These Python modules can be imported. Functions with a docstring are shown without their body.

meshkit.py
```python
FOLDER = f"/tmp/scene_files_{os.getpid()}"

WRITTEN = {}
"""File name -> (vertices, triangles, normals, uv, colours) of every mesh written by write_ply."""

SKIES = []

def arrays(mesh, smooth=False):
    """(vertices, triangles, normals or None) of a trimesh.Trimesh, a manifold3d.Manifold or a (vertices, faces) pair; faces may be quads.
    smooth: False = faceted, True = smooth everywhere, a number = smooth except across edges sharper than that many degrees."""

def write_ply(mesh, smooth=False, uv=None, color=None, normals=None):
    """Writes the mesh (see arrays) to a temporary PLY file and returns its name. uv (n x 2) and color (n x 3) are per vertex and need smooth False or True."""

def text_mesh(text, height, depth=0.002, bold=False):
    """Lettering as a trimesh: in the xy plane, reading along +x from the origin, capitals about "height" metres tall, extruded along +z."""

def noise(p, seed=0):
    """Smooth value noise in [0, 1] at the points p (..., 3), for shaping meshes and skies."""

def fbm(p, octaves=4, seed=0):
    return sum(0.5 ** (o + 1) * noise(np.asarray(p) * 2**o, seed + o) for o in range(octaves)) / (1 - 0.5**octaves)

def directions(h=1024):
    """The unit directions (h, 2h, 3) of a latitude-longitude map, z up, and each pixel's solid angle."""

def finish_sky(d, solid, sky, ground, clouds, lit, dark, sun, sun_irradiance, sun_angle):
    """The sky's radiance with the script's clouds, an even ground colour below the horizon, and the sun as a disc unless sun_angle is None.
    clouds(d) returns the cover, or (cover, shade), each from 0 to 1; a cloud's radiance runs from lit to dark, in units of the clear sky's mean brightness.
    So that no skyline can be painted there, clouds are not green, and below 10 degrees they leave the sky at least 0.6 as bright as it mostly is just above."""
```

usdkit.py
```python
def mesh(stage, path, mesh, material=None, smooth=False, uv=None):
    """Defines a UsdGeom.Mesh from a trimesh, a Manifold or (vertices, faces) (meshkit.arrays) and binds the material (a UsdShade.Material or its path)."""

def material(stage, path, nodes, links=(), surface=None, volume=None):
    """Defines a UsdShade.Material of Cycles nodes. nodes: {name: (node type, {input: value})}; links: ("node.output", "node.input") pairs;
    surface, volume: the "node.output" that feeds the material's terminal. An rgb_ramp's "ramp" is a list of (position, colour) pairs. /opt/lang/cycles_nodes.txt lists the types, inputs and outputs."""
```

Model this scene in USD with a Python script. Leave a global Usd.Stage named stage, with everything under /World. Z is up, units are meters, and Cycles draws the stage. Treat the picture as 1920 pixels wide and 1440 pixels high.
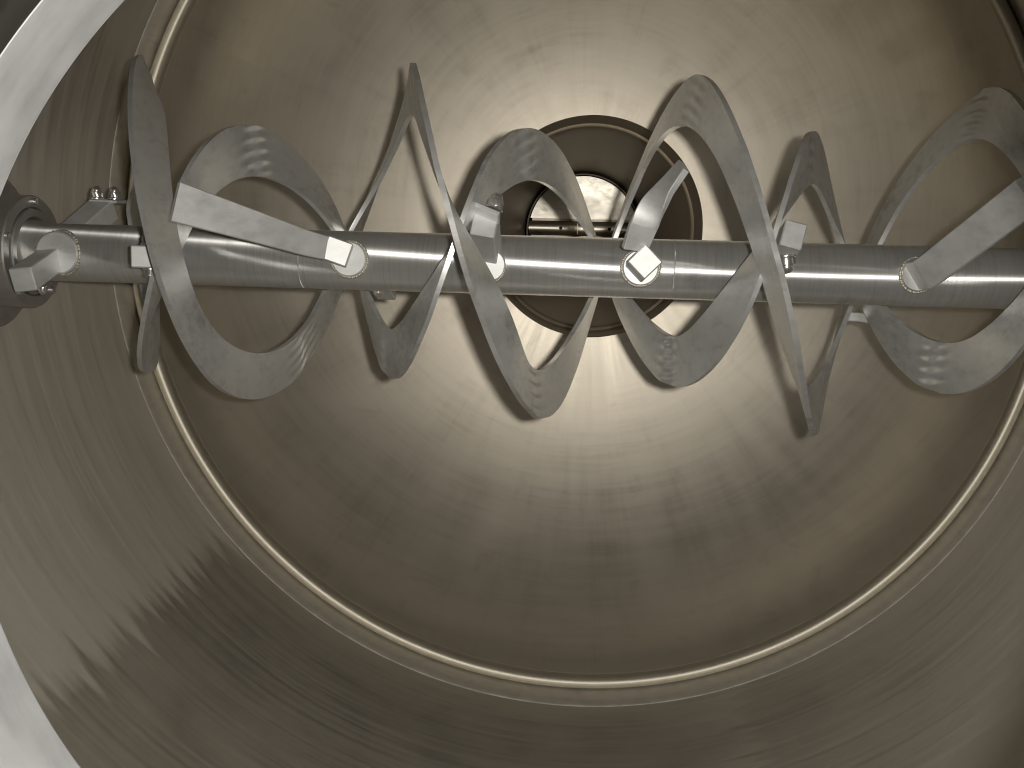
import math, random
import numpy as np, trimesh, manifold3d as m3
from scipy.interpolate import CubicSpline
import usdkit, meshkit
from pxr import Usd, UsdGeom, UsdLux, UsdShade, Gf, Sdf, Vt

stage = Usd.Stage.CreateInMemory()
UsdGeom.SetStageUpAxis(stage, 'Z')
UsdGeom.SetStageMetersPerUnit(stage, 1.0)
UsdGeom.Xform.Define(stage, '/World')
random.seed(7); RNG = np.random.default_rng(7)

# ------------------------------------------------------------------ camera (looks down through the manhole), flash, room light
HC = 3.0                                   # height of the lens above the outlet level
U = np.array([0.99709841, 0.03559641, -0.06728787])
Y = np.array([0.02349507, -0.9846845, -0.17275537])
UP = np.array([-0.0724068, 0.17067317, -0.98266369])
BM = np.array([U, Y, UP])                  # rows: world x, y, z in lens axes (right, down, forward)
right, down, fwd = BM[:, 0], BM[:, 1], BM[:, 2]
CAM = np.array([0.0, 0.0, HC])
EXPOSURE = 0.0
cam = UsdGeom.Camera.Define(stage, '/World/camera')
cam.CreateHorizontalApertureAttr(36.0); cam.CreateVerticalApertureAttr(27.0)
cam.CreateFocalLengthAttr(36.0 * 1900 / 1920)
cam.CreateClippingRangeAttr(Gf.Vec2f(0.01, 100)); cam.CreateExposureAttr(EXPOSURE)
cam.CreateFStopAttr(0.0)


def frame_op(prim, x, y, z, pos):
    M = Gf.Matrix4d(*[float(v) for row in (x, y, z) for v in (*row, 0)], *[float(v) for v in pos], 1.0)
    UsdGeom.Xformable(prim).AddTransformOp().Set(M)


frame_op(cam, right, -down, -fwd, CAM)
FLASH = CAM + 0.038 * right - 0.012 * down - 0.012 * fwd      # compact camera's flash, beside and above the lens
fl = UsdLux.DiskLight.Define(stage, '/World/camera_flash')
fl.CreateRadiusAttr(0.011); fl.CreateIntensityAttr(6800.0); fl.CreateColorAttr(Gf.Vec3f(1.0, 0.95, 0.87))
frame_op(fl, right, -down, -fwd, FLASH)
rl = UsdLux.RectLight.Define(stage, '/World/workshop_lamp')   # lamp of the workshop above the open manhole
rl.CreateWidthAttr(1.6); rl.CreateHeightAttr(1.2); rl.CreateIntensityAttr(1.6); rl.CreateColorAttr(Gf.Vec3f(0.92, 0.97, 1.0))
z = np.array([-0.45, 0.25, 0.86]); z /= np.linalg.norm(z); x = np.cross([0, 1, 0], z); x /= np.linalg.norm(x)
frame_op(rl, x, np.cross(z, x), z, CAM + 1.7 * z)

# ------------------------------------------------------------------ helpers
used = {}


def numbered(parent, name):
    k = (parent, name); n = used.get(k, 0); used[k] = n + 1
    return f'{parent}/{name}' + (f'_{n:03d}' if n else '')


def tag(prim, **kw):
    for k, v in kw.items():
        prim.SetCustomDataByKey(k, v)


def thing(name, label, category, **kw):
    p = UsdGeom.Xform.Define(stage, numbered('/World', name)).GetPrim()
    tag(p, label=label, category=category, **kw)
    return p


def obj(name, mesh, mat, parent=None, smooth=35, **kw):
    path = numbered(str(parent.GetPath()) if parent else '/World', name)
    p = usdkit.mesh(stage, path, mesh, mat, smooth=smooth).GetPrim()
    tag(p, **kw)
    return p


def join(*ms):
    return trimesh.util.concatenate([m for m in ms if m is not None])


def to_tm(man):
    k = man.to_mesh()
    return trimesh.Trimesh(k.vert_properties[:, :3], k.tri_verts, process=False)


def unit(v):
    v = np.asarray(v, float); return v / np.linalg.norm(v)


def axes(z, x=None):
    z = unit(z)
    x = np.array([1.0, 0, 0]) if x is None else np.asarray(x, float)
    if abs(unit(x) @ z) > 0.98:
        x = np.array([0, 1.0, 0])
    x = unit(x - (x @ z) * z)
    return np.array([x, np.cross(z, x), z])


def place(m, R, o):
    m = m.copy(); m.vertices = m.vertices @ R + np.asarray(o, float); return m


def cbox(sx, sy, sz, c=0.0012):
    """Box centred on the origin with chamfered edges."""
    p = []
    for a in (-1, 1):
        for b in (-1, 1):
            for d in (-1, 1):
                h = np.array([a * sx / 2, b * sy / 2, d * sz / 2]); s = np.array([a, b, d]) * c
                for k in range(3):
                    q = h - s; q[k] = h[k]; p.append(q)
    return trimesh.convex.convex_hull(np.array(p))


def lathe(profile, n=128, closed=False):
    """Surface of revolution about z from (r, z) pairs."""
    pr = np.asarray(profile, float); a = np.arange(n) * 2 * np.pi / n
    v = np.stack([pr[None, :, 0] * np.cos(a)[:, None], pr[None, :, 0] * np.sin(a)[:, None], np.broadcast_to(pr[None, :, 1], (n, len(pr)))], -1).reshape(-1, 3)
    k = len(pr); f = []
    for i in range(k if closed else k - 1):
        j = (i + 1) % k
        A = np.arange(n) * k + i; Bq = np.roll(np.arange(n), -1) * k + i
        C = np.roll(np.arange(n), -1) * k + j; D = np.arange(n) * k + j
        f.append(np.stack([A, Bq, C, D], 1))
    f = np.vstack(f)
    t = trimesh.Trimesh(v, np.vstack([f[:, [0, 1, 2]], f[:, [0, 2, 3]]]), process=False)
    t.merge_vertices()
    t.update_faces(t.nondegenerate_faces()); return t


def cyl(r, h, c=0.0008, n=40):
    """Chamfered cylinder standing on z=0."""
    return lathe([(0, 0), (r - c, 0), (r, c), (r, h - c), (r - c, h), (0, h)], n)


def hexa(af, h):
    """Hexagon head or nut standing on z=0, its corners turned down."""
    r = af / math.sqrt(3)
    a = np.arange(6) * np.pi / 3; b = np.arange(24) * np.pi / 12
    p = [(r * math.cos(t), r * math.sin(t), zz) for t in a for zz in (h * .16, h * .84)]
    p += [(af * .49 * math.cos(t), af * .49 * math.sin(t), zz) for t in b for zz in (0, h)]
    return trimesh.convex.convex_hull(np.array(p))


def acorn(af):
    """Domed cap nut standing on z=0."""
    r = af * .43
    dome = lathe([(r, af * .5)] + [(r * math.cos(t), af * .62 + r * math.sin(t)) for t in np.linspace(0, np.pi / 2, 8)], 24)
    return join(hexa(af, af * .55), dome)


# ------------------------------------------------------------------ materials
LOOKS = '/World/Looks'
UsdGeom.Scope.Define(stage, LOOKS)


def steel(name, color, rough, aniso=0.0, grain=None, blot=0.06, tint=(1, 1, 1), spread=0.12, bump=0.02, zones=False, scale=9, fine=260, dirt=0.0, metal=1.0, con=1.0, radial=0.0):
    """Bare steel: grain 'wall' (brushed round the vessel, fine over height), 'dish' (round, fine over radius), 'shaft' (turned about x), None (rolled plate)."""
    N = {'geo': ('geometry', {}), 'p': ('principled_bsdf', {'metallic': float(metal)}),
         'blot': ('noise_texture', {'scale': float(scale), 'detail': 5.0, 'roughness': 0.6}),
         'sx': ('separate_xyz', {})}
    L = [('geo.position', 'sx.vector'), ('geo.position', 'blot.vector')]
    N['str'] = ('noise_texture', {'scale': 1.0, 'detail': 4.0, 'roughness': 0.62})
    if grain in ('wall', 'dish'):
        N['h'] = ('vector_math', {'math_type': 'multiply', 'vector2': (1, 1, 0)})
        N['hn'] = ('vector_math', {'math_type': 'normalize'})
        N['len'] = ('vector_math', {'math_type': 'length'})
        N['hs'] = ('vector_math', {'math_type': 'scale', 'scale': 2.6})
        N['zz'] = ('math', {'math_type': 'multiply', 'value2': float(fine)})
        N['cz'] = ('combine_xyz', {})
        N['sum'] = ('vector_math', {'math_type': 'add'})
        L += [('geo.position', 'h.vector1'), ('h.vector', 'hn.vector1'), ('h.vector', 'len.vector1'), ('hn.vector', 'hs.vector1'),
              ('sx.z' if grain == 'wall' else 'len.value', 'zz.value1'), ('zz.value', 'cz.z'), ('hs.vector', 'sum.vector1'), ('cz.vector', 'sum.vector2'), ('sum.vector', 'str.vector')]
        N['circ'] = ('vector_math', {'math_type': 'cross_product', 'vector1': (0, 0, 1)})
        N['mer'] = ('vector_math', {'math_type': 'cross_product'})
        N['mern'] = ('vector_math', {'math_type': 'normalize'})
        L += [('hn.vector', 'circ.vector2'), ('circ.vector', 'mer.vector1'), ('geo.normal', 'mer.vector2'), ('mer.vector', 'mern.vector1'), ('mern.vector', 'p.tangent')]
    elif grain == 'shaft':
        N['map'] = ('vector_math', {'math_type': 'multiply', 'vector2': (float(fine), 14, 14)})
        L += [('geo.position', 'map.vector1'), ('map.vector', 'str.vector')]
        N['p'][1]['tangent'] = (1, 0, 0)
    else:
        N['map'] = ('vector_math', {'math_type': 'multiply', 'vector2': (40, 90, 60)})
        L += [('geo.position', 'map.vector1'), ('map.vector', 'str.vector')]
    N['p'][1]['anisotropic'] = float(aniso)
    # roughness = rough + spread * (streak - .5) + blot * (blotch - .5)
    N['r1'] = ('math', {'math_type': 'multiply_add', 'value2': float(spread), 'value3': float(rough - spread / 2 - blot / 2)})
    N['r2'] = ('math', {'math_type': 'multiply_add', 'value2': float(blot), 'use_clamp': True})
    L += [('str.fac', 'r1.value1'), ('blot.fac', 'r2.value1'), ('r1.value', 'r2.value3'), ('r2.value', 'p.roughness')]
    c = np.array(color)
    if radial:        # faint strokes that run down the dish
        N['ra'] = ('vector_math', {'math_type': 'scale', 'scale': 15.0}); N['rz'] = ('math', {'math_type': 'multiply', 'value2': 2.2})
        N['rc'] = ('combine_xyz', {}); N['rs'] = ('vector_math', {'math_type': 'add'}); N['rn'] = ('noise_texture', {'scale': 1.0, 'detail': 5.0, 'roughness': 0.65})
        N['r9'] = ('math', {'math_type': 'multiply_add', 'value2': float(radial)})
        N['r1'][1]['value3'] -= radial / 2
        L = [l for l in L if l != ('r1.value', 'r2.value3')]
        L += [('hn.vector', 'ra.vector1'), ('len.value', 'rz.value1'), ('rz.value', 'rc.z'), ('ra.vector', 'rs.vector1'), ('rc.vector', 'rs.vector2'), ('rs.vector', 'rn.vector'),
              ('rn.fac', 'r9.value1'), ('r1.value', 'r9.value3'), ('r9.value', 'r2.value3')]
    N['ramp'] = ('rgb_ramp', {'ramp': [(0.3, tuple(c * (1 - .14 * con))), (0.5, tuple(c)), (0.72, tuple(np.minimum(1, c * (1 + .08 * con) * np.array(tint))))]})
    N['mixf'] = ('mix_float', {'fac': 0.45})
    L += [('str.fac', 'mixf.a'), ('blot.fac', 'mixf.b'), ('mixf.result', 'ramp.fac')]
    last = 'ramp.color'
    if dirt > 0:      # smudges and grease spots
        N['dn'] = ('noise_texture', {'scale': 17.0, 'detail': 3.0, 'distortion': 0.7})
        N['dr'] = ('rgb_ramp', {'ramp': [(0.62, (0, 0, 0)), (0.74, (dirt, dirt, dirt))]})
        N['dm'] = ('mix_color', {'b': tuple(c * 0.35)})
        L += [('geo.position', 'dn.vector'), ('dn.fac', 'dr.fac'), ('dr.color', 'dm.fac'), (last, 'dm.a')]; last = 'dm.result'
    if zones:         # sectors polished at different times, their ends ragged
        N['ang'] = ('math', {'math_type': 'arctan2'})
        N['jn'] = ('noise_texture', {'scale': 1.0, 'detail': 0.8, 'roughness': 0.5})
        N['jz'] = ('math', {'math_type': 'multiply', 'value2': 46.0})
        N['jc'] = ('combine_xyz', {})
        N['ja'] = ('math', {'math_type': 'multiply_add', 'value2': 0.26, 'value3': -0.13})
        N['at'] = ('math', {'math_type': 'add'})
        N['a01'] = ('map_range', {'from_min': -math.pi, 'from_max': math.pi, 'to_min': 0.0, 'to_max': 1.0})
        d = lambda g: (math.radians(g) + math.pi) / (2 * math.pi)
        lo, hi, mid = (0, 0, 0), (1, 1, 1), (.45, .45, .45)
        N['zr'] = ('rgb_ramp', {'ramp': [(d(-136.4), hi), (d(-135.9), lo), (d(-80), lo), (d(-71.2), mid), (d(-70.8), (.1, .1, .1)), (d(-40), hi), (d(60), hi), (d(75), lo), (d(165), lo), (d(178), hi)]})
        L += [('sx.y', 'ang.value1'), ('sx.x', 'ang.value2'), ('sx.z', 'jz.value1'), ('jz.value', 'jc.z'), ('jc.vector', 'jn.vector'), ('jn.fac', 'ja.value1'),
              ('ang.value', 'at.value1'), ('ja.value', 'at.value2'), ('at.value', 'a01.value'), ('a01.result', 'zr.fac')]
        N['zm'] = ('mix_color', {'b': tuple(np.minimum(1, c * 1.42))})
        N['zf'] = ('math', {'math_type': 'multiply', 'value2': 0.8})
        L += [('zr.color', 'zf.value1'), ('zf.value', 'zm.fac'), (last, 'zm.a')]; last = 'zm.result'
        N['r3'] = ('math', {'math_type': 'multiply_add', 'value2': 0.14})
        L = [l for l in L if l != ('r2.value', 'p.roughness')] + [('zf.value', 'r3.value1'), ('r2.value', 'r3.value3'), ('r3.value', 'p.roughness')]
    L.append((last, 'p.base_color'))
    if bump:
        N['b'] = ('bump', {'strength': float(bump), 'distance': 0.002})
        L += [('str.fac', 'b.height'), ('b.normal', 'p.normal')]
    return usdkit.material(stage, f'{LOOKS}/{name}', N, L, surface='p.BSDF')


M_dish = steel('brushed_dish', (0.555, 0.51, 0.43), 0.375, aniso=0.35, grain='dish', spread=0.045, fine=90, bump=0.009, dirt=0.16, radial=0.19, blot=0.08, metal=0.72, con=0.9)
M_wall = steel('brushed_wall', (0.48, 0.455, 0.405), 0.42, aniso=0.6, grain='wall', spread=0.24, fine=120, bump=0.07, zones=True, con=1.8, metal=0.8)
M_weld = steel('ground_weld', (0.56, 0.53, 0.46), 0.50, scale=60, blot=0.2, bump=0.05, metal=0.7)
M_rim = steel('polished_rim', (0.60, 0.56, 0.47), 0.50, scale=30, metal=0.85)
M_neck = steel('neck_steel', (0.52, 0.46, 0.37), 0.42, aniso=0.4, grain='wall', spread=0.14, metal=0.75)
M_ribbon = steel('plate_steel', (0.80, 0.81, 0.805), 0.38, scale=11, blot=0.24, spread=0.20, bump=0.10, dirt=0.10, metal=0.76, con=1.2)
M_shaft = steel('turned_shaft', (0.78, 0.785, 0.775), 0.40, aniso=1.0, grain='shaft', spread=0.05, fine=330, bump=0.008, scale=12, blot=0.07, dirt=0.35, metal=0.78, con=1.3)
M_arm = steel('ground_bar', (0.72, 0.73, 0.725), 0.54, scale=22, blot=0.16, spread=0.1, metal=0.6, con=1.5, dirt=0.08)
M_bolt = steel('bright_bolt', (0.72, 0.71, 0.69), 0.28, scale=80, spread=0.06, bump=0, metal=0.88)
M_hub = steel('turned_hub', (0.50, 0.49, 0.47), 0.40, scale=25, blot=0.15, metal=0.8)
M_collar = steel('satin_collar', (0.20, 0.203, 0.205), 0.42, aniso=0.3, grain='wall', spread=0.12, fine=60, scale=26, blot=0.2, bump=0.04, metal=0.45, con=2.5)
M_lip = steel('polished_lip', (0.60, 0.62, 0.64), 0.16, scale=20, blot=0.10, bump=0.02)
M_valve = steel('polished_valve', (0.64, 0.61, 0.54), 0.38, scale=22, blot=0.3, spread=0.12, bump=0.16)
M_stem = steel('valve_stem_steel', (0.74, 0.70, 0.60), 0.37, scale=40, blot=0.1, metal=0.95)
M_dark = usdkit.material(stage, f'{LOOKS}/dark_gasket', {'n': ('noise_texture', {'scale': 60.0}), 'c': ('rgb_ramp', {'ramp': [(0.3, (0.02, 0.02, 0.02)), (0.7, (0.045, 0.042, 0.04))]}), 'p': ('principled_bsdf', {'roughness': 0.55})},
                         [('n.fac', 'c.fac'), ('c.color', 'p.base_color')], surface='p.BSDF')

# ------------------------------------------------------------------ the vessel: shell, dished bottom, outlet neck, top head
RIM_D, RIM_R, DISH_H, NECK_D, NECK_R = 1.556, 0.6965, 0.44, 1.974, 0.2112
KS = NECK_R / 0.217


def centre(d):
    """The vessel's axis leans a little: its centre at depth d below the lens."""
    t = np.clip((np.asarray(d) - RIM_D) / (NECK_D - RIM_D), 0, 1)
    return -0.010 + 0.021 * t, -0.072 + 0.034 * t


def vessel(profile, n=256, ring_noise=0.0, closed=True):
    """(r, depth) profile -> revolved about the vessel axis, slightly out of round as a rolled shell is."""
    m = lathe([(r, HC - d) for r, d in profile], n, closed=closed)
    v = m.vertices; d = HC - v[:, 2]; r = np.hypot(v[:, 0], v[:, 1]); ph = np.arctan2(v[:, 1], v[:, 0])
    w = np.clip((r - 0.3) / 0.3, 0, 1)
    k = 1 - 0.008 * w * np.sin(2 * ph)
    cx, cy = centre(d)
    v[:, 0] = v[:, 0] * k + cx; v[:, 1] = v[:, 1] * k + cy
    m.vertices = v; m.fix_normals()
    return m


def thick(inner, t):
    """Closes an open (r, depth) profile into a plate of thickness t, away from the vessel's inside."""
    p = np.array(inner, float); g = np.gradient(p, axis=0); nrm = np.stack([g[:, 1], -g[:, 0]], 1)
    nrm /= np.linalg.norm(nrm, axis=1, keepdims=True) + 1e-12
    return [tuple(q) for q in p] + [tuple(q) for q in (p - nrm * t)[::-1]]


tank = thing('mixing_vessel', 'round brushed stainless steel vessel interior with dished bottom and outlet neck around the mixer', 'vessel')
q = np.linspace(NECK_R, RIM_R, 90)
dish = [(r, RIM_D + DISH_H * math.sqrt(max(0.0, 1 - (r / 0.6985) ** 2))) for r in q]
obj('dished_bottom', vessel(thick(dish[::-1], -0.008), 320), M_dish, tank, smooth=30)
# rolled lip where the dish meets the shell
lip = [(RIM_R + 0.0078 - 0.0092 * math.cos(t), dish[-1][1] - 0.014 - 0.0100 * math.sin(t)) for t in np.linspace(0, math.pi, 13)]
obj('rolled_lip', vessel([(RIM_R + .0006, dish[-1][1] + 0.004)] + lip + [(RIM_R + 0.0150, dish[-1][1] + 0.020), (RIM_R + 0.004, dish[-1][1] + 0.020)], 320), M_rim, tank)
dl = dish[-1][1]


def weld_ring():
    pr = [(RIM_R + 0.0158, dl + 0.012), (RIM_R + 0.0170, dl - 0.012), (RIM_R + 0.0205, dl - 0.020), (RIM_R + 0.0262, dl - 0.0335), (RIM_R + 0.0305, dl - 0.045), (RIM_R + 0.0360, dl - 0.047), (RIM_R + 0.036, dl + 0.012)]
    m = vessel(pr, 1400)
    v = m.vertices; ph = np.arctan2(v[:, 1] + .072, v[:, 0] + .01); d = HC - v[:, 2]
    w = np.exp(-((d - (dl - 0.028)) / 0.012) ** 2)
    rip = 0.5 + 0.5 * np.sin(ph * 210 + 2.5 * np.sin(ph * 7))
    lump = meshkit.fbm(np.stack([ph * 24, d * 60, d * 0], 1), 3, 5) - .5
    k = w * (0.0008 * rip + 0.0035 * lump)
    v[:, 0] -= np.cos(ph) * k; v[:, 1] -= np.sin(ph) * k
    m.vertices = v
    return m


obj('weld_seam', weld_ring(), M_weld, tank, smooth=50)
WALL_R = RIM_R + 0.033
obj('shell_wall', vessel([(WALL_R, dl - 0.0430), (WALL_R, 1.2), (WALL_R, 0.86), (WALL_R + .008, 0.86), (WALL_R + .008, dl - 0.0430)], 320), M_wall, tank)
MAN_D, MAN_R = 0.27, 0.170
top = [(MAN_R + 0.010 + (WALL_R - MAN_R - 0.010) * math.sin(t), 0.8595 - (0.8595 - 0.285) * math.cos(t) ** 1.0) for t in np.linspace(0.0, math.pi / 2, 30)]
obj('top_head', vessel(thick(top, -0.008), 200), M_wall, tank)
# outlet neck: dropped edge, ledge, tapering bore
neck = [(NECK_R + 0.002, NECK_D + 0.0035), (NECK_R - 0.001, NECK_D + 0.012), (0.2125 * KS, NECK_D + 0.050), (0.2085 * KS, NECK_D + 0.066), (0.2040 * KS, NECK_D + 0.069), (0.2005 * KS, NECK_D + 0.074), (0.197 * KS, NECK_D + 0.12), (0.179 * KS, 2.36 * KS), (0.1555 * KS, 2.68 * KS), (0.1535 * KS, 2.745 * KS)]
nm = vessel(neck + [(0.185 * KS, 2.745 * KS), (0.215 * KS, 2.12 * KS), (NECK_R + 0.012, NECK_D + 0.012)], 200)
nt_ = np.clip((HC - nm.vertices[:, 2] - NECK_D) / (2.70 * KS - NECK_D), 0, 1.1)      # the pipe hangs a little askew
nm.vertices = nm.vertices + np.stack([-0.0188 * nt_, -0.0205 * nt_, 0 * nt_], 1)
obj('outlet_neck', nm, M_neck, tank)
# ------------------------------------------------------------------ manhole collar in front
collar = thing('manhole_collar', 'bright curved steel manhole rim close to the lens at the left edge', 'manhole rim')
LIP_D = 0.2385
thr = lathe([(MAN_R, HC - MAN_D), (MAN_R - 0.0008, HC - MAN_D + 0.0015), (MAN_R - 0.0008, HC - LIP_D), (MAN_R + 0.007, HC - LIP_D), (MAN_R + 0.007, HC - MAN_D)], 256, closed=True)
flare = lathe([(MAN_R - 0.0006 + 0.05 * (1 - math.cos(t)), HC - LIP_D + 0.0003 + 0.05 * math.sin(t)) for t in np.linspace(0, math.pi / 2, 14)]
    + [(MAN_R + 0.0494, HC - LIP_D + 0.042), (MAN_R + 0.007, HC - LIP_D + 0.0003)], 256, closed=True)
for mm in (thr, flare):
    mm.apply_translation([-0.0055, -0.0727, 0]); mm.fix_normals()
obj('throat_ring', thr, M_collar, collar)
obj('flared_lip', flare, M_lip, collar)

# ------------------------------------------------------------------ discharge valve at the bottom of the neck
valve = thing('butterfly_valve', 'shiny round butterfly valve disc with drilled bar closing the outlet behind the shaft', 'valve')
VD, VR = 2.70 * KS, 0.1425 * KS
vc = np.array([-0.0078, -0.0585, HC - VD])
SY = 0.006                                    # the bar sits a little above the disc's middle


def half_disc(sign, gap):
    c = m3.Manifold.cylinder(0.010, VR, VR - 0.0012, 128)
    k = m3.Manifold.cube((0.4, 0.4, 0.1), True).translate((0, SY + sign * (0.2 + gap), 0))
    m = to_tm((c ^ k)); m = m.subdivide_to_size(0.012)
    v = m.vertices; v[:, 2] += np.where(v[:, 2] > 0.009, 0.0024 * (meshkit.fbm(v * 26, 3, 3) - .5), 0); m.vertices = v
    m.apply_translation(vc); return m


obj('disc_plate', half_disc(1, 0.0245), M_valve, valve, smooth=25)
obj('disc_plate', half_disc(-1, 0.0245), M_valve, valve, smooth=25)
bk = cyl(VR - 0.004, 0.006, n=96); bk.apply_translation(vc + [0, 0, -0.02]); obj('backing_disc', bk, M_neck, valve)
bar = m3.Manifold.cylinder(2 * VR - 0.003, 0.0185, 0.0185, 48).rotate((0, 90, 0)).translate((-VR + 0.0015, 0, 0))
for hx in (-0.056, 0.067):
    bar = bar - m3.Manifold.cylinder(0.05, 0.0043, 0.0043, 24).translate((hx, 0.001, 0.004))
bar = bar - m3.Manifold.cube((0.0012, 0.05, 0.05), True).translate((-0.013, 0, 0.037))
bm = to_tm(bar); bm.apply_translation(vc + [0, SY, 0.009]); obj('valve_bar', bm, M_stem, valve)
for hx in (-0.056, 0.067):
    ph = cyl(0.0042, 0.003, n=16); ph.apply_translation(vc + [hx, SY + 0.001, 0.016]); obj('pin_hole', ph, M_dark, valve)
sr = lathe([(VR + 0.0035 + 0.0022 * math.cos(t), HC - VD + 0.009 + 0.0022 * math.sin(t)) for t in np.linspace(0, 2 * np.pi, 9)[:-1]], 160, closed=True)
sr.apply_translation([vc[0], vc[1], 0]); sr.fix_normals(); obj('seat_ring', sr, M_rim, valve)
# ------------------------------------------------------------------ the agitator: shaft, two ribbons, arms
YS, ZS = -0.06828, HC - 1.2
SR = 0.0348


def at(x, th, r):
    """Point at x along the shaft, th degrees round it from the lens side towards +y, r from its axis."""
    t = math.radians(th)
    return np.array([x, YS + r * math.sin(t), ZS + r * math.cos(t)])


def raw(x, y, z):
    return np.array([x, YS + y, ZS + z])


agit = thing('ribbon_agitator', 'horizontal steel mixer shaft with two crossing helical ribbons and bolted bar arms', 'agitator')
shp = [(0, -0.70), (SR + .004, -0.70), (SR + .004, -0.672), (SR, -0.650), (SR, -0.3335), (SR - .0004, -0.333), (SR, -0.3325), (SR, 0.1015), (SR - .0004, 0.102), (SR, 0.1025), (SR, 0.73), (0, 0.73)]
sm = lathe(shp, 96)
sm.vertices = sm.vertices[:, [2, 0, 1]] + [0, YS, ZS]; sm.fix_normals()
obj('shaft', sm, M_shaft, agit, smooth=30)

# angle runs in 15 degree steps; positions along the shaft in tenths of a millimetre
A_OUT = [-5240, -5077, -4922, -4777, -4641, -4516, -4401, -4297, -4206, -4127, -4058, -3975, -3862, -3742, -3633, -3527, -3412, -3277, -3111, -2909, -2690, -2481, -2306, -2170, -2057, -1950, -1833, -1700, -1554, -1397, -1233, -1065, -897, -737, -592, -464, -346, -236, -127, -17, 98, 222, 357, 506, 663, 818, 960, 1078, 1167, 1240, 1320, 1429, 1566, 1721, 1886, 2050, 2209, 2364, 2516, 2666, 2814, 2961, 3108, 3256, 3406, 3558, 3713, 3871, 4034, 4198, 4340, 4421, 4427, 4396, 4382, 4425, 4517, 4637, 4764, 4879, 4977, 5064, 5145, 5225, 5310, 5405, 5515]
A_IN = [-5168, -4920, -4727, -4581, -4471, -4389, -4326, -4270, -4215, -4149, -4063, -3956, -3837, -3719, -3609, -3512, -3412, -3290, -3126, -2911, -2680, -2477, -2311, -2174, -2056, -1947, -1837, -1715, -1566, -1377, -1144, -922, -770, -683, -623, -554, -466, -357, -226, -76, 77, 223, 357, 482, 599, 711, 819, 926, 1032, 1141, 1254, 1373, 1500, 1635, 1777, 1926, 2079, 2237, 2399, 2563, 2728, 2895, 3061, 3225, 3387, 3543, 3691, 3831, 3959, 4076, 4181, 4270, 4324, 4359, 4407, 4481, 4570, 4663, 4756, 4849, 4944, 5039, 5135, 5232, 5330, 5430, 5531]
B_OUT = [-5283, -5213, -5098, -4955, -4801, -4653, -4526, -4425, -4340, -4263, -4184, -4094, -3987, -3861, -3716, -3558, -3405, -3266, -3137, -3014, -2890, -2760, -2619, -2470, -2315, -2157, -1998, -1843, -1693, -1551, -1421, -1304, -1195, -1086, -966, -829, -680, -526, -370, -220, -78, 59, 194, 330, 471, 620, 772, 921, 1061, 1194, 1326, 1460, 1591, 1714, 1823, 1926, 2033, 2148, 2270, 2399, 2533, 2671, 2811, 2953, 3096, 3239, 3382, 3522, 3660, 3794, 3924, 4049, 4166, 4271, 4368, 4465, 4565, 4669, 4775, 4882, 4989, 5095, 5197, 5295, 5388, 5474, 5551]
B_IN = [-5280, -5212, -5098, -4955, -4803, -4659, -4538, -4436, -4345, -4256, -4160, -4049, -3921, -3780, -3631, -3480, -3333, -3189, -3050, -2916, -2787, -2664, -2546, -2433, -2322, -2210, -2093, -1968, -1832, -1685, -1531, -1375, -1221, -1072, -928, -788, -650, -513, -375, -235, -91, 58, 209, 363, 517, 670, 821, 956, 1059, 1141, 1217, 1304, 1417, 1556, 1713, 1879, 2042, 2194, 2326, 2441, 2545, 2648, 2757, 2876, 3004, 3140, 3284, 3435, 3593, 3757, 3918, 4063, 4179, 4269, 4348, 4434, 4540, 4659, 4776, 4888, 4996, 5099, 5198, 5292, 5382, 5467, 5547]


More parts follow.
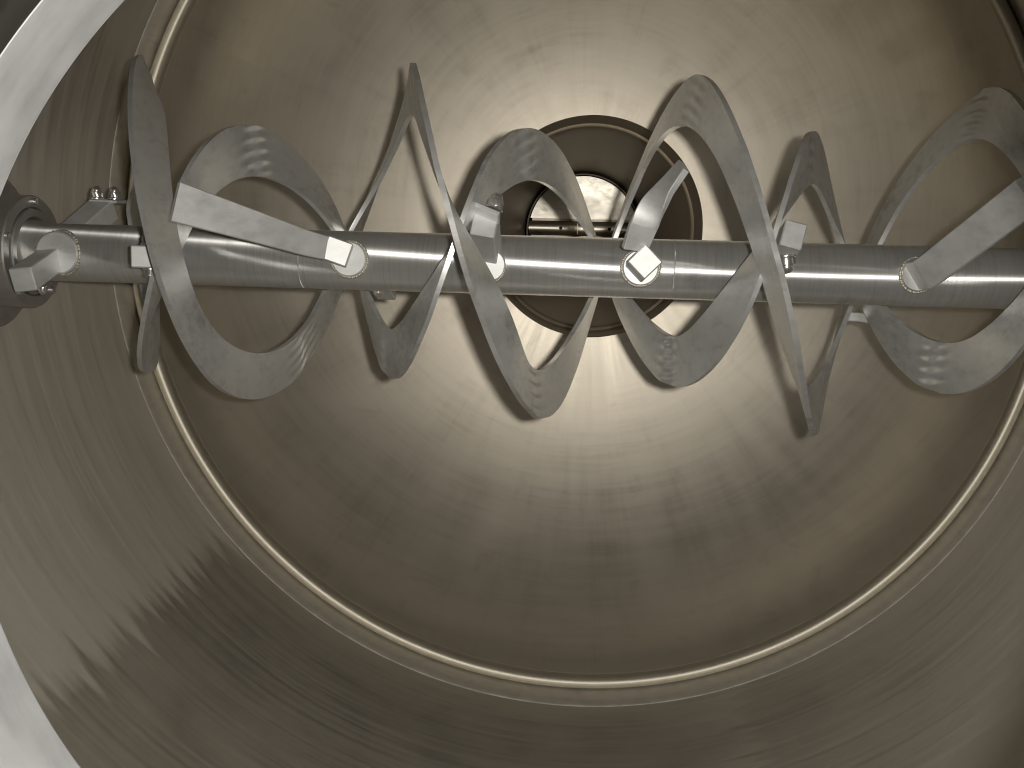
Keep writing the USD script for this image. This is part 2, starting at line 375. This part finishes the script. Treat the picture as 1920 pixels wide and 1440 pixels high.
def ribbon(out, inn, t0, sg, off, ro, ri, th, creases, pre=None, taper=None, t1=None):
    tn = t0 + 15.0 * np.arange(len(out)); so, si = np.array(out) / 1e4, np.array(inn) / 1e4
    if pre is not None:
        tn = np.concatenate([pre[0], tn]); so = np.concatenate([pre[1], so]); si = np.concatenate([pre[1], si])
    fo, fi = CubicSpline(tn, so), CubicSpline(tn, si)
    t = np.arange(tn[0], (t1 or tn[-1]) + .1, 1.5); nw = 41; w = np.linspace(0, 1, nw)
    T, W = np.meshgrid(t, w, indexing='ij')
    s = fi(T) * (1 - W) + fo(T) * W
    rin = np.full_like(T, ri); rout = np.full_like(T, ro)
    if taper:                                  # the free end is rounded off
        k = np.sqrt(np.clip(1 - np.clip((taper - (T - t[0])) / taper, 0, 1) ** 2, 0.03, 1))
        mid = ri + (ro - ri) * .62
        rin, rout = mid + (ri - mid) * k, mid + (ro - mid) * k
    R = rin * (1 - W) + rout * W
    a = np.radians(sg * T)
    P = np.stack([s, YS + off[0] + off[1] * s + R * np.sin(a), ZS + R * np.cos(a)], -1)
    n = np.cross(np.gradient(P, axis=0), np.gradient(P, axis=1)); n /= np.linalg.norm(n, axis=-1, keepdims=True) + 1e-12
    d = 0.0012 * (meshkit.fbm(np.stack([T / 14, W * 2, W * 0], -1), 3, 11) - .5)
    for tc, amp, wd, slant in creases:         # hammered folds where two half turns were drawn together
        d = d + amp * np.exp(-((T - tc) / wd) ** 2) * (0.75 * np.sin(2 * np.pi * (W * 4.2 + slant * (T - tc) / 20)) + 0.9 * np.tanh((T - tc) / 3)) * np.clip(W * 6, 0, 1) ** .5
    P = P + n * d[..., None]
    a_, b_ = P + n * th / 2, P - n * th / 2
    nt = len(t)
    V = np.concatenate([a_.reshape(-1, 3), b_.reshape(-1, 3)]); I = np.arange(nt * nw).reshape(nt, nw); J = I + nt * nw
    quad = lambda p, q_, r_, s_: np.stack([p.ravel(), q_.ravel(), r_.ravel(), s_.ravel()], 1)
    F = [quad(I[:-1, :-1], I[1:, :-1], I[1:, 1:], I[:-1, 1:]), quad(J[:-1, :-1], J[:-1, 1:], J[1:, 1:], J[1:, :-1])]
    F += [quad(I[:-1, 0], J[:-1, 0], J[1:, 0], I[1:, 0]), quad(I[:-1, -1], I[1:, -1], J[1:, -1], J[:-1, -1])]
    F += [quad(I[0, :-1], I[0, 1:], J[0, 1:], J[0, :-1]), quad(I[-1, :-1], J[-1, :-1], J[-1, 1:], I[-1, 1:])]
    f = np.vstack(F); m = trimesh.Trimesh(V, np.vstack([f[:, [0, 1, 2]], f[:, [0, 2, 3]]]), process=False)
    m.fix_normals()
    return m


obj('outer_ribbon', ribbon(A_OUT, A_IN, -90, -1, (0.0205, -0.0266), 0.2005, 0.145, 0.0058,
    [(118, 0.0022, 9, .8), (430, 0.0014, 9, .5), (640, 0.0010, 9, .4), (985, 0.0018, 9, .6)], taper=28, t1=1095), M_ribbon, agit, smooth=38, label='larger outer ribbon of the agitator')
obj('inner_ribbon', ribbon(B_OUT, B_IN, -90, 1, (0.010, 0.008), 0.1475, 0.089, 0.0052,
    [(92, 0.0026, 9, -.7), (262, 0.0012, 9, .6), (442, 0.0026, 9, -.7), (628, 0.0020, 9, .7), (800, 0.0010, 9, .7), (985, 0.0022, 9, .7)],
    pre=(np.array([-265., -245, -220, -180, -150, -120]), np.array([-.522, -.549, -.579, -.584, -.572, -.552]))), M_ribbon, agit, smooth=38, label='smaller inner ribbon of the agitator')


# arms: square or flat bars bolted to or welded on the shaft
def arm(name='support_arm', **kw):
    return None


def bar_arm(x, th, r0, r1, w, h, spin=0.0, dx=0.0):
    """Square bar standing out from the shaft, r0..r1."""
    a, b = at(x, th, r0), at(x + dx, th, r1); R = axes(b - a)
    c, s_ = math.cos(math.radians(spin)), math.sin(math.radians(spin))
    R = np.array([c * R[0] + s_ * R[1], -s_ * R[0] + c * R[1], R[2]])
    return place(cbox(w, h, np.linalg.norm(b - a), 0.0013), R, (a + b) / 2), R


def boss(x, th, r, proud):
    """Round boss set into the shaft, standing proud of it."""
    a = at(x, th, SR - 0.012); R = axes(at(x, th, 1.0) - at(x, th, 0.0))
    return place(cyl(r, 0.012 + proud, 0.0015, 48), R, a)


def fillet(pts, r=0.0022):
    """Weld bead: a row of overlapping little beads."""
    out = []
    for i, p in enumerate(pts):
        s = trimesh.creation.icosphere(1, r * RNG.uniform(.85, 1.15)); s.apply_translation(p); out.append(s)
    return join(*out)


def nut_on(parent, o, d, af=0.017, domed=True, washer=True, shank=0.0):
    R = axes(d); d = unit(d); o = np.asarray(o, float)
    if washer:
        obj('washer', place(cyl(af * .62, 0.0022, 0.0004, 28), R, o), M_bolt, parent)
        o = o + d * 0.0022
    if domed:
        obj('cap_nut', place(acorn(af), R, o), M_bolt, parent)
    else:
        obj('bolt_head', place(hexa(af, af * .6), R, o), M_bolt, parent)


def boss_bead(parent, x, th, r):
    """Weld bead laid round a boss on the shaft."""
    pts = []
    for t in np.linspace(0, 2 * np.pi, int(r * 4600) + 4)[:-1]:
        dx, da = r * math.cos(t), r * math.sin(t)
        pts.append(at(x + dx, th + math.degrees(math.asin(np.clip(da / SR, -1, 1))), SR - 0.0009 + RNG.uniform(-.0004, .0004)))
    obj('weld_bead', fillet(pts, 0.0023), M_weld, parent)


# 1: square stub at the left end, pointing at the lens
m, R = bar_arm(-0.634, -13, 0.02, 0.113, 0.0255, 0.0275, spin=6, dx=0.010)
p = obj('support_arm', m, M_arm, agit, label='short square bar arm beside the bearing housing')
obj('boss', boss(-0.622, 2, 0.0255, 0.003), M_arm, p); boss_bead(p, -0.622, 2, 0.0262)
nut_on(p, raw(-0.6195, -0.0345, 0.078), (0.05, -1, -0.1), af=0.010, washer=False)
# 2: arm reaching away behind the shaft, carrying the inner ribbon's end
m, R = bar_arm(-0.638, 146, 0.02, 0.098, 0.030, 0.028, dx=0.022)
p = obj('support_arm', m, M_arm, agit, label='angled arm behind the shaft with two cap nuts on top')
cap = place(cbox(0.036, 0.004, 0.034, 0.0008), np.eye(3), raw(-0.614, 0.0620, -0.084)); obj('cap_plate', cap, M_arm, p)
nut_on(p, raw(-0.6265, 0.0642, -0.078), (0, 1, -.05), af=0.0145); nut_on(p, raw(-0.6105, 0.0642, -0.094), (0, 1, -.05), af=0.0145)
# 3: arm behind the first front crossing, seen end on
m, R = bar_arm(-0.4880, 2.5, 0.02, 0.152, 0.0225, 0.0235, dx=0.020)
p = obj('support_arm', m, M_arm, agit, label='square arm end bolted beside the first ribbon crossing')
nut_on(p, raw(-0.4650, 0.0185, 0.140), (0, 1, 0), af=0.0125); nut_on(p, raw(-0.4635, -0.0052, 0.140), (0, -1, 0), af=0.0125, domed=False)


# 4: bent flat arm running up to the left from a round boss
def strip(centres, wdirs, widths, th):
    """Flat bar through the given centres; wdirs across its face."""
    c = np.array(centres); k = np.linspace(0, 1, len(c)); kk = np.linspace(0, 1, 130)
    C = np.stack([np.interp(kk, k, c[:, i]) for i in range(3)], 1); Wd = np.stack([np.interp(kk, k, np.array(wdirs)[:, i]) for i in range(3)], 1)
    ker = np.array([.25, .5, .25])
    for _ in range(26):
        C[1:-1] = .25 * C[:-2] + .5 * C[1:-1] + .25 * C[2:]; Wd[1:-1] = .25 * Wd[:-2] + .5 * Wd[1:-1] + .25 * Wd[2:]
    wd = np.interp(kk, k, widths); T = np.gradient(C, axis=0); T /= np.linalg.norm(T, axis=1, keepdims=True)
    Wd = Wd - (Wd * T).sum(1, keepdims=True) * T; Wd /= np.linalg.norm(Wd, axis=1, keepdims=True); Nn = np.cross(T, Wd)
    ch = 0.0009; sec = [(-1, -1, 1, 0), (-1, -1, 0, 1), (-1, 1, 0, -1), (-1, 1, 1, 0), (1, 1, -1, 0), (1, 1, 0, -1), (1, -1, 0, 1), (1, -1, -1, 0)]
    V = np.stack([C + Wd * (sa * wd / 2 + ca * ch)[:, None] + Nn * (sb * th / 2 + cb * ch) for sa, sb, ca, cb in sec], 1)
    n, k8 = len(C), 8; F = []
    for i in range(n - 1):
        for j in range(k8):
            F.append((i * k8 + j, i * k8 + (j + 1) % k8, (i + 1) * k8 + (j + 1) % k8, (i + 1) * k8 + j))
    F = np.array(F); tri = np.vstack([F[:, [0, 1, 2]], F[:, [0, 2, 3]]])
    caps = [(0, j, j + 1) for j in range(1, 7)] + [((n - 1) * k8, (n - 1) * k8 + j + 1, (n - 1) * k8 + j) for j in range(1, 7)]
    m = trimesh.Trimesh(V.reshape(-1, 3), np.vstack([tri, caps]), process=False); m.fix_normals(); return m


wd = unit([0.24, 0.93, -0.28])
post = obj('support_arm', place(cbox(0.0285, 0.0270, 0.062, 0.0012), axes((0.21, 0.10, 1), (1, -.32, 0)), raw(-0.2815, 0.0115, 0.0510)), M_arm, agit, label='bent flat arm slanting up left from a round boss')
obj('boss', boss(-0.2725, 6, 0.0205, 0.0025), M_arm, post); boss_bead(post, -0.2725, 6, 0.0212)
obj('flat_bar', strip([raw(-0.2885, 0.0178, 0.082), raw(-0.306, 0.0235, 0.1000), raw(-0.340, 0.0375, 0.134), raw(-0.4105, 0.0650, 0.199)], [wd] * 4, [0.0262, 0.028, 0.032, 0.0405], 0.0065), M_arm, post)
# 5: chunky arm with a clamp plate, tilted up
m, R = bar_arm(-0.1125, 27, 0.02, 0.108, 0.0275, 0.0285, spin=-8, dx=0.003)
p = obj('support_arm', m, M_arm, agit, label='thick arm with clamp plate and cap nut by the middle crossing')
obj('boss', boss(-0.1085, 2, 0.0185, 0.006), M_arm, p)
bead = [at(-0.1085 + 0.0178 * math.cos(t), 2 + math.degrees(0.0178 * math.sin(t) / SR) * 1.0, SR + 0.0055) for t in np.linspace(-2.9, -0.2, 26)]
obj('weld_bead', fillet(bead, 0.0018), M_weld, p)
tn = unit([0.35, 0.80, -0.42])
obj('clamp_plate', place(cbox(0.031, 0.022, 0.0052, 0.0008), axes(tn, (0.93, -0.33, 0.1)), raw(-0.1075, 0.0605, 0.0985)), M_arm, p)
nut_on(p, raw(-0.1005, 0.0640, 0.0930), unit([0.22, 0.86, -0.30]), af=0.0165)
# 6: square stub set cornerwise, with a twisted flat blade
m, R = bar_arm(0.0645, 7.5, 0.02, 0.101, 0.0270, 0.0270, spin=45)
p = obj('support_arm', m, M_arm, agit, label='square stub set cornerwise with a twisted blade')
obj('boss', boss(0.0635, 5, 0.0205, 0.0035), M_arm, p); boss_bead(p, 0.0635, 5, 0.0212)
obj('twisted_blade', strip([raw(0.0530, 0.0255, 0.092), raw(0.0605, 0.050, 0.100), raw(0.069, 0.071, 0.108), raw(0.082, 0.091, 0.114), raw(0.0985, 0.1135, 0.121)],
    [unit([0.80, 0.52, -0.12]), unit([0.92, 0.30, -.10]), unit([0.82, -0.15, 0.40]), unit([0.40, -0.35, 0.85]), unit([0.2, -0.3, 0.93])], [0.0295, 0.031, 0.028, 0.027, 0.026], 0.0075), M_arm, p)
# 7: arm end beside the right front crossing
m, R = bar_arm(0.2130, 22, 0.02, 0.124, 0.0235, 0.0290, dx=0.003, spin=-14)
p = obj('support_arm', m, M_arm, agit, label='bright square arm end beside the right ribbon crossing')
nut_on(p, raw(0.2105, 0.0245, 0.110), unit([0.1, -0.92, 0.1]), af=0.0165)
# 8: flat arm running up to the right
post = obj('support_arm', strip([raw(0.3690, 0.0040, 0.0300), raw(0.3705, 0.0075, 0.066), raw(0.4130, 0.0910, 0.204)], [unit([0.55, -0.80, 0.35])] * 3, [0.034, 0.035, 0.036], 0.012), M_arm, agit, label='flat arm leaning up to the right edge')
obj('boss', boss(0.3720, 6, 0.0190, 0.001), M_shaft, post); boss_bead(post, 0.3720, 6, 0.0196)
# 9: arm on the far side, only its cap nut showing below the shaft
m, R = bar_arm(-0.2560, -158, 0.02, 0.120, 0.024, 0.024)
p = obj('support_arm', m, M_arm, agit, label='arm hidden behind the shaft, cap nut showing below')
nut_on(p, raw(-0.2545, -0.0290, -0.042), (0.05, -1, 0), af=0.0150)
# 10: strap tying the two ribbons on the far side
obj('tie_strap', strip([raw(0.3415, -0.0640, -0.150), raw(0.3580, -0.0640, -0.150), raw(0.3780, -0.0665, -0.150)], [unit([0, 1, -.4])] * 3, [0.012, 0.012, 0.012], 0.0045), M_arm, agit)

# ------------------------------------------------------------------ bearing housing on the left wall
hub = thing('bearing_housing', 'round steel bearing housing where the shaft enters at the left wall', 'bearing housing')


def along_x(profile, n=96):
    """(radius, x) profile revolved about the shaft axis."""
    m = lathe(profile, n, closed=True); m.vertices = m.vertices[:, [2, 0, 1]] + [0, YS, ZS]; m.fix_normals(); return m


obj('housing_body', along_x([(0.040, -0.76), (0.068, -0.76), (0.068, -0.6716), (0.0665, -0.670), (0.0545, -0.670), (0.0535, -0.6712), (0.0535, -0.676), (0.0405, -0.676)]), M_hub, hub)
obj('gland_ring', along_x([(SR + 0.0052, -0.690), (0.0520, -0.690), (0.0520, -0.6690), (0.0505, -0.6675), (0.0425, -0.6675), (SR + 0.0052, -0.672)]), M_hub, hub)
obj('mounting_flange', along_x([(0.069, -0.745), (0.095, -0.745), (0.095, -0.722), (0.094, -0.721), (0.069, -0.721)]), M_hub, hub)
for g in (20, 95, 160, 235, 310):
    t = math.radians(g); o = np.array([-0.670, YS + 0.0605 * math.sin(t), ZS + 0.0605 * math.cos(t)])
    obj('bolt', place(hexa(0.0075, 0.004), axes((1, 0, 0)), o), M_bolt, hub)
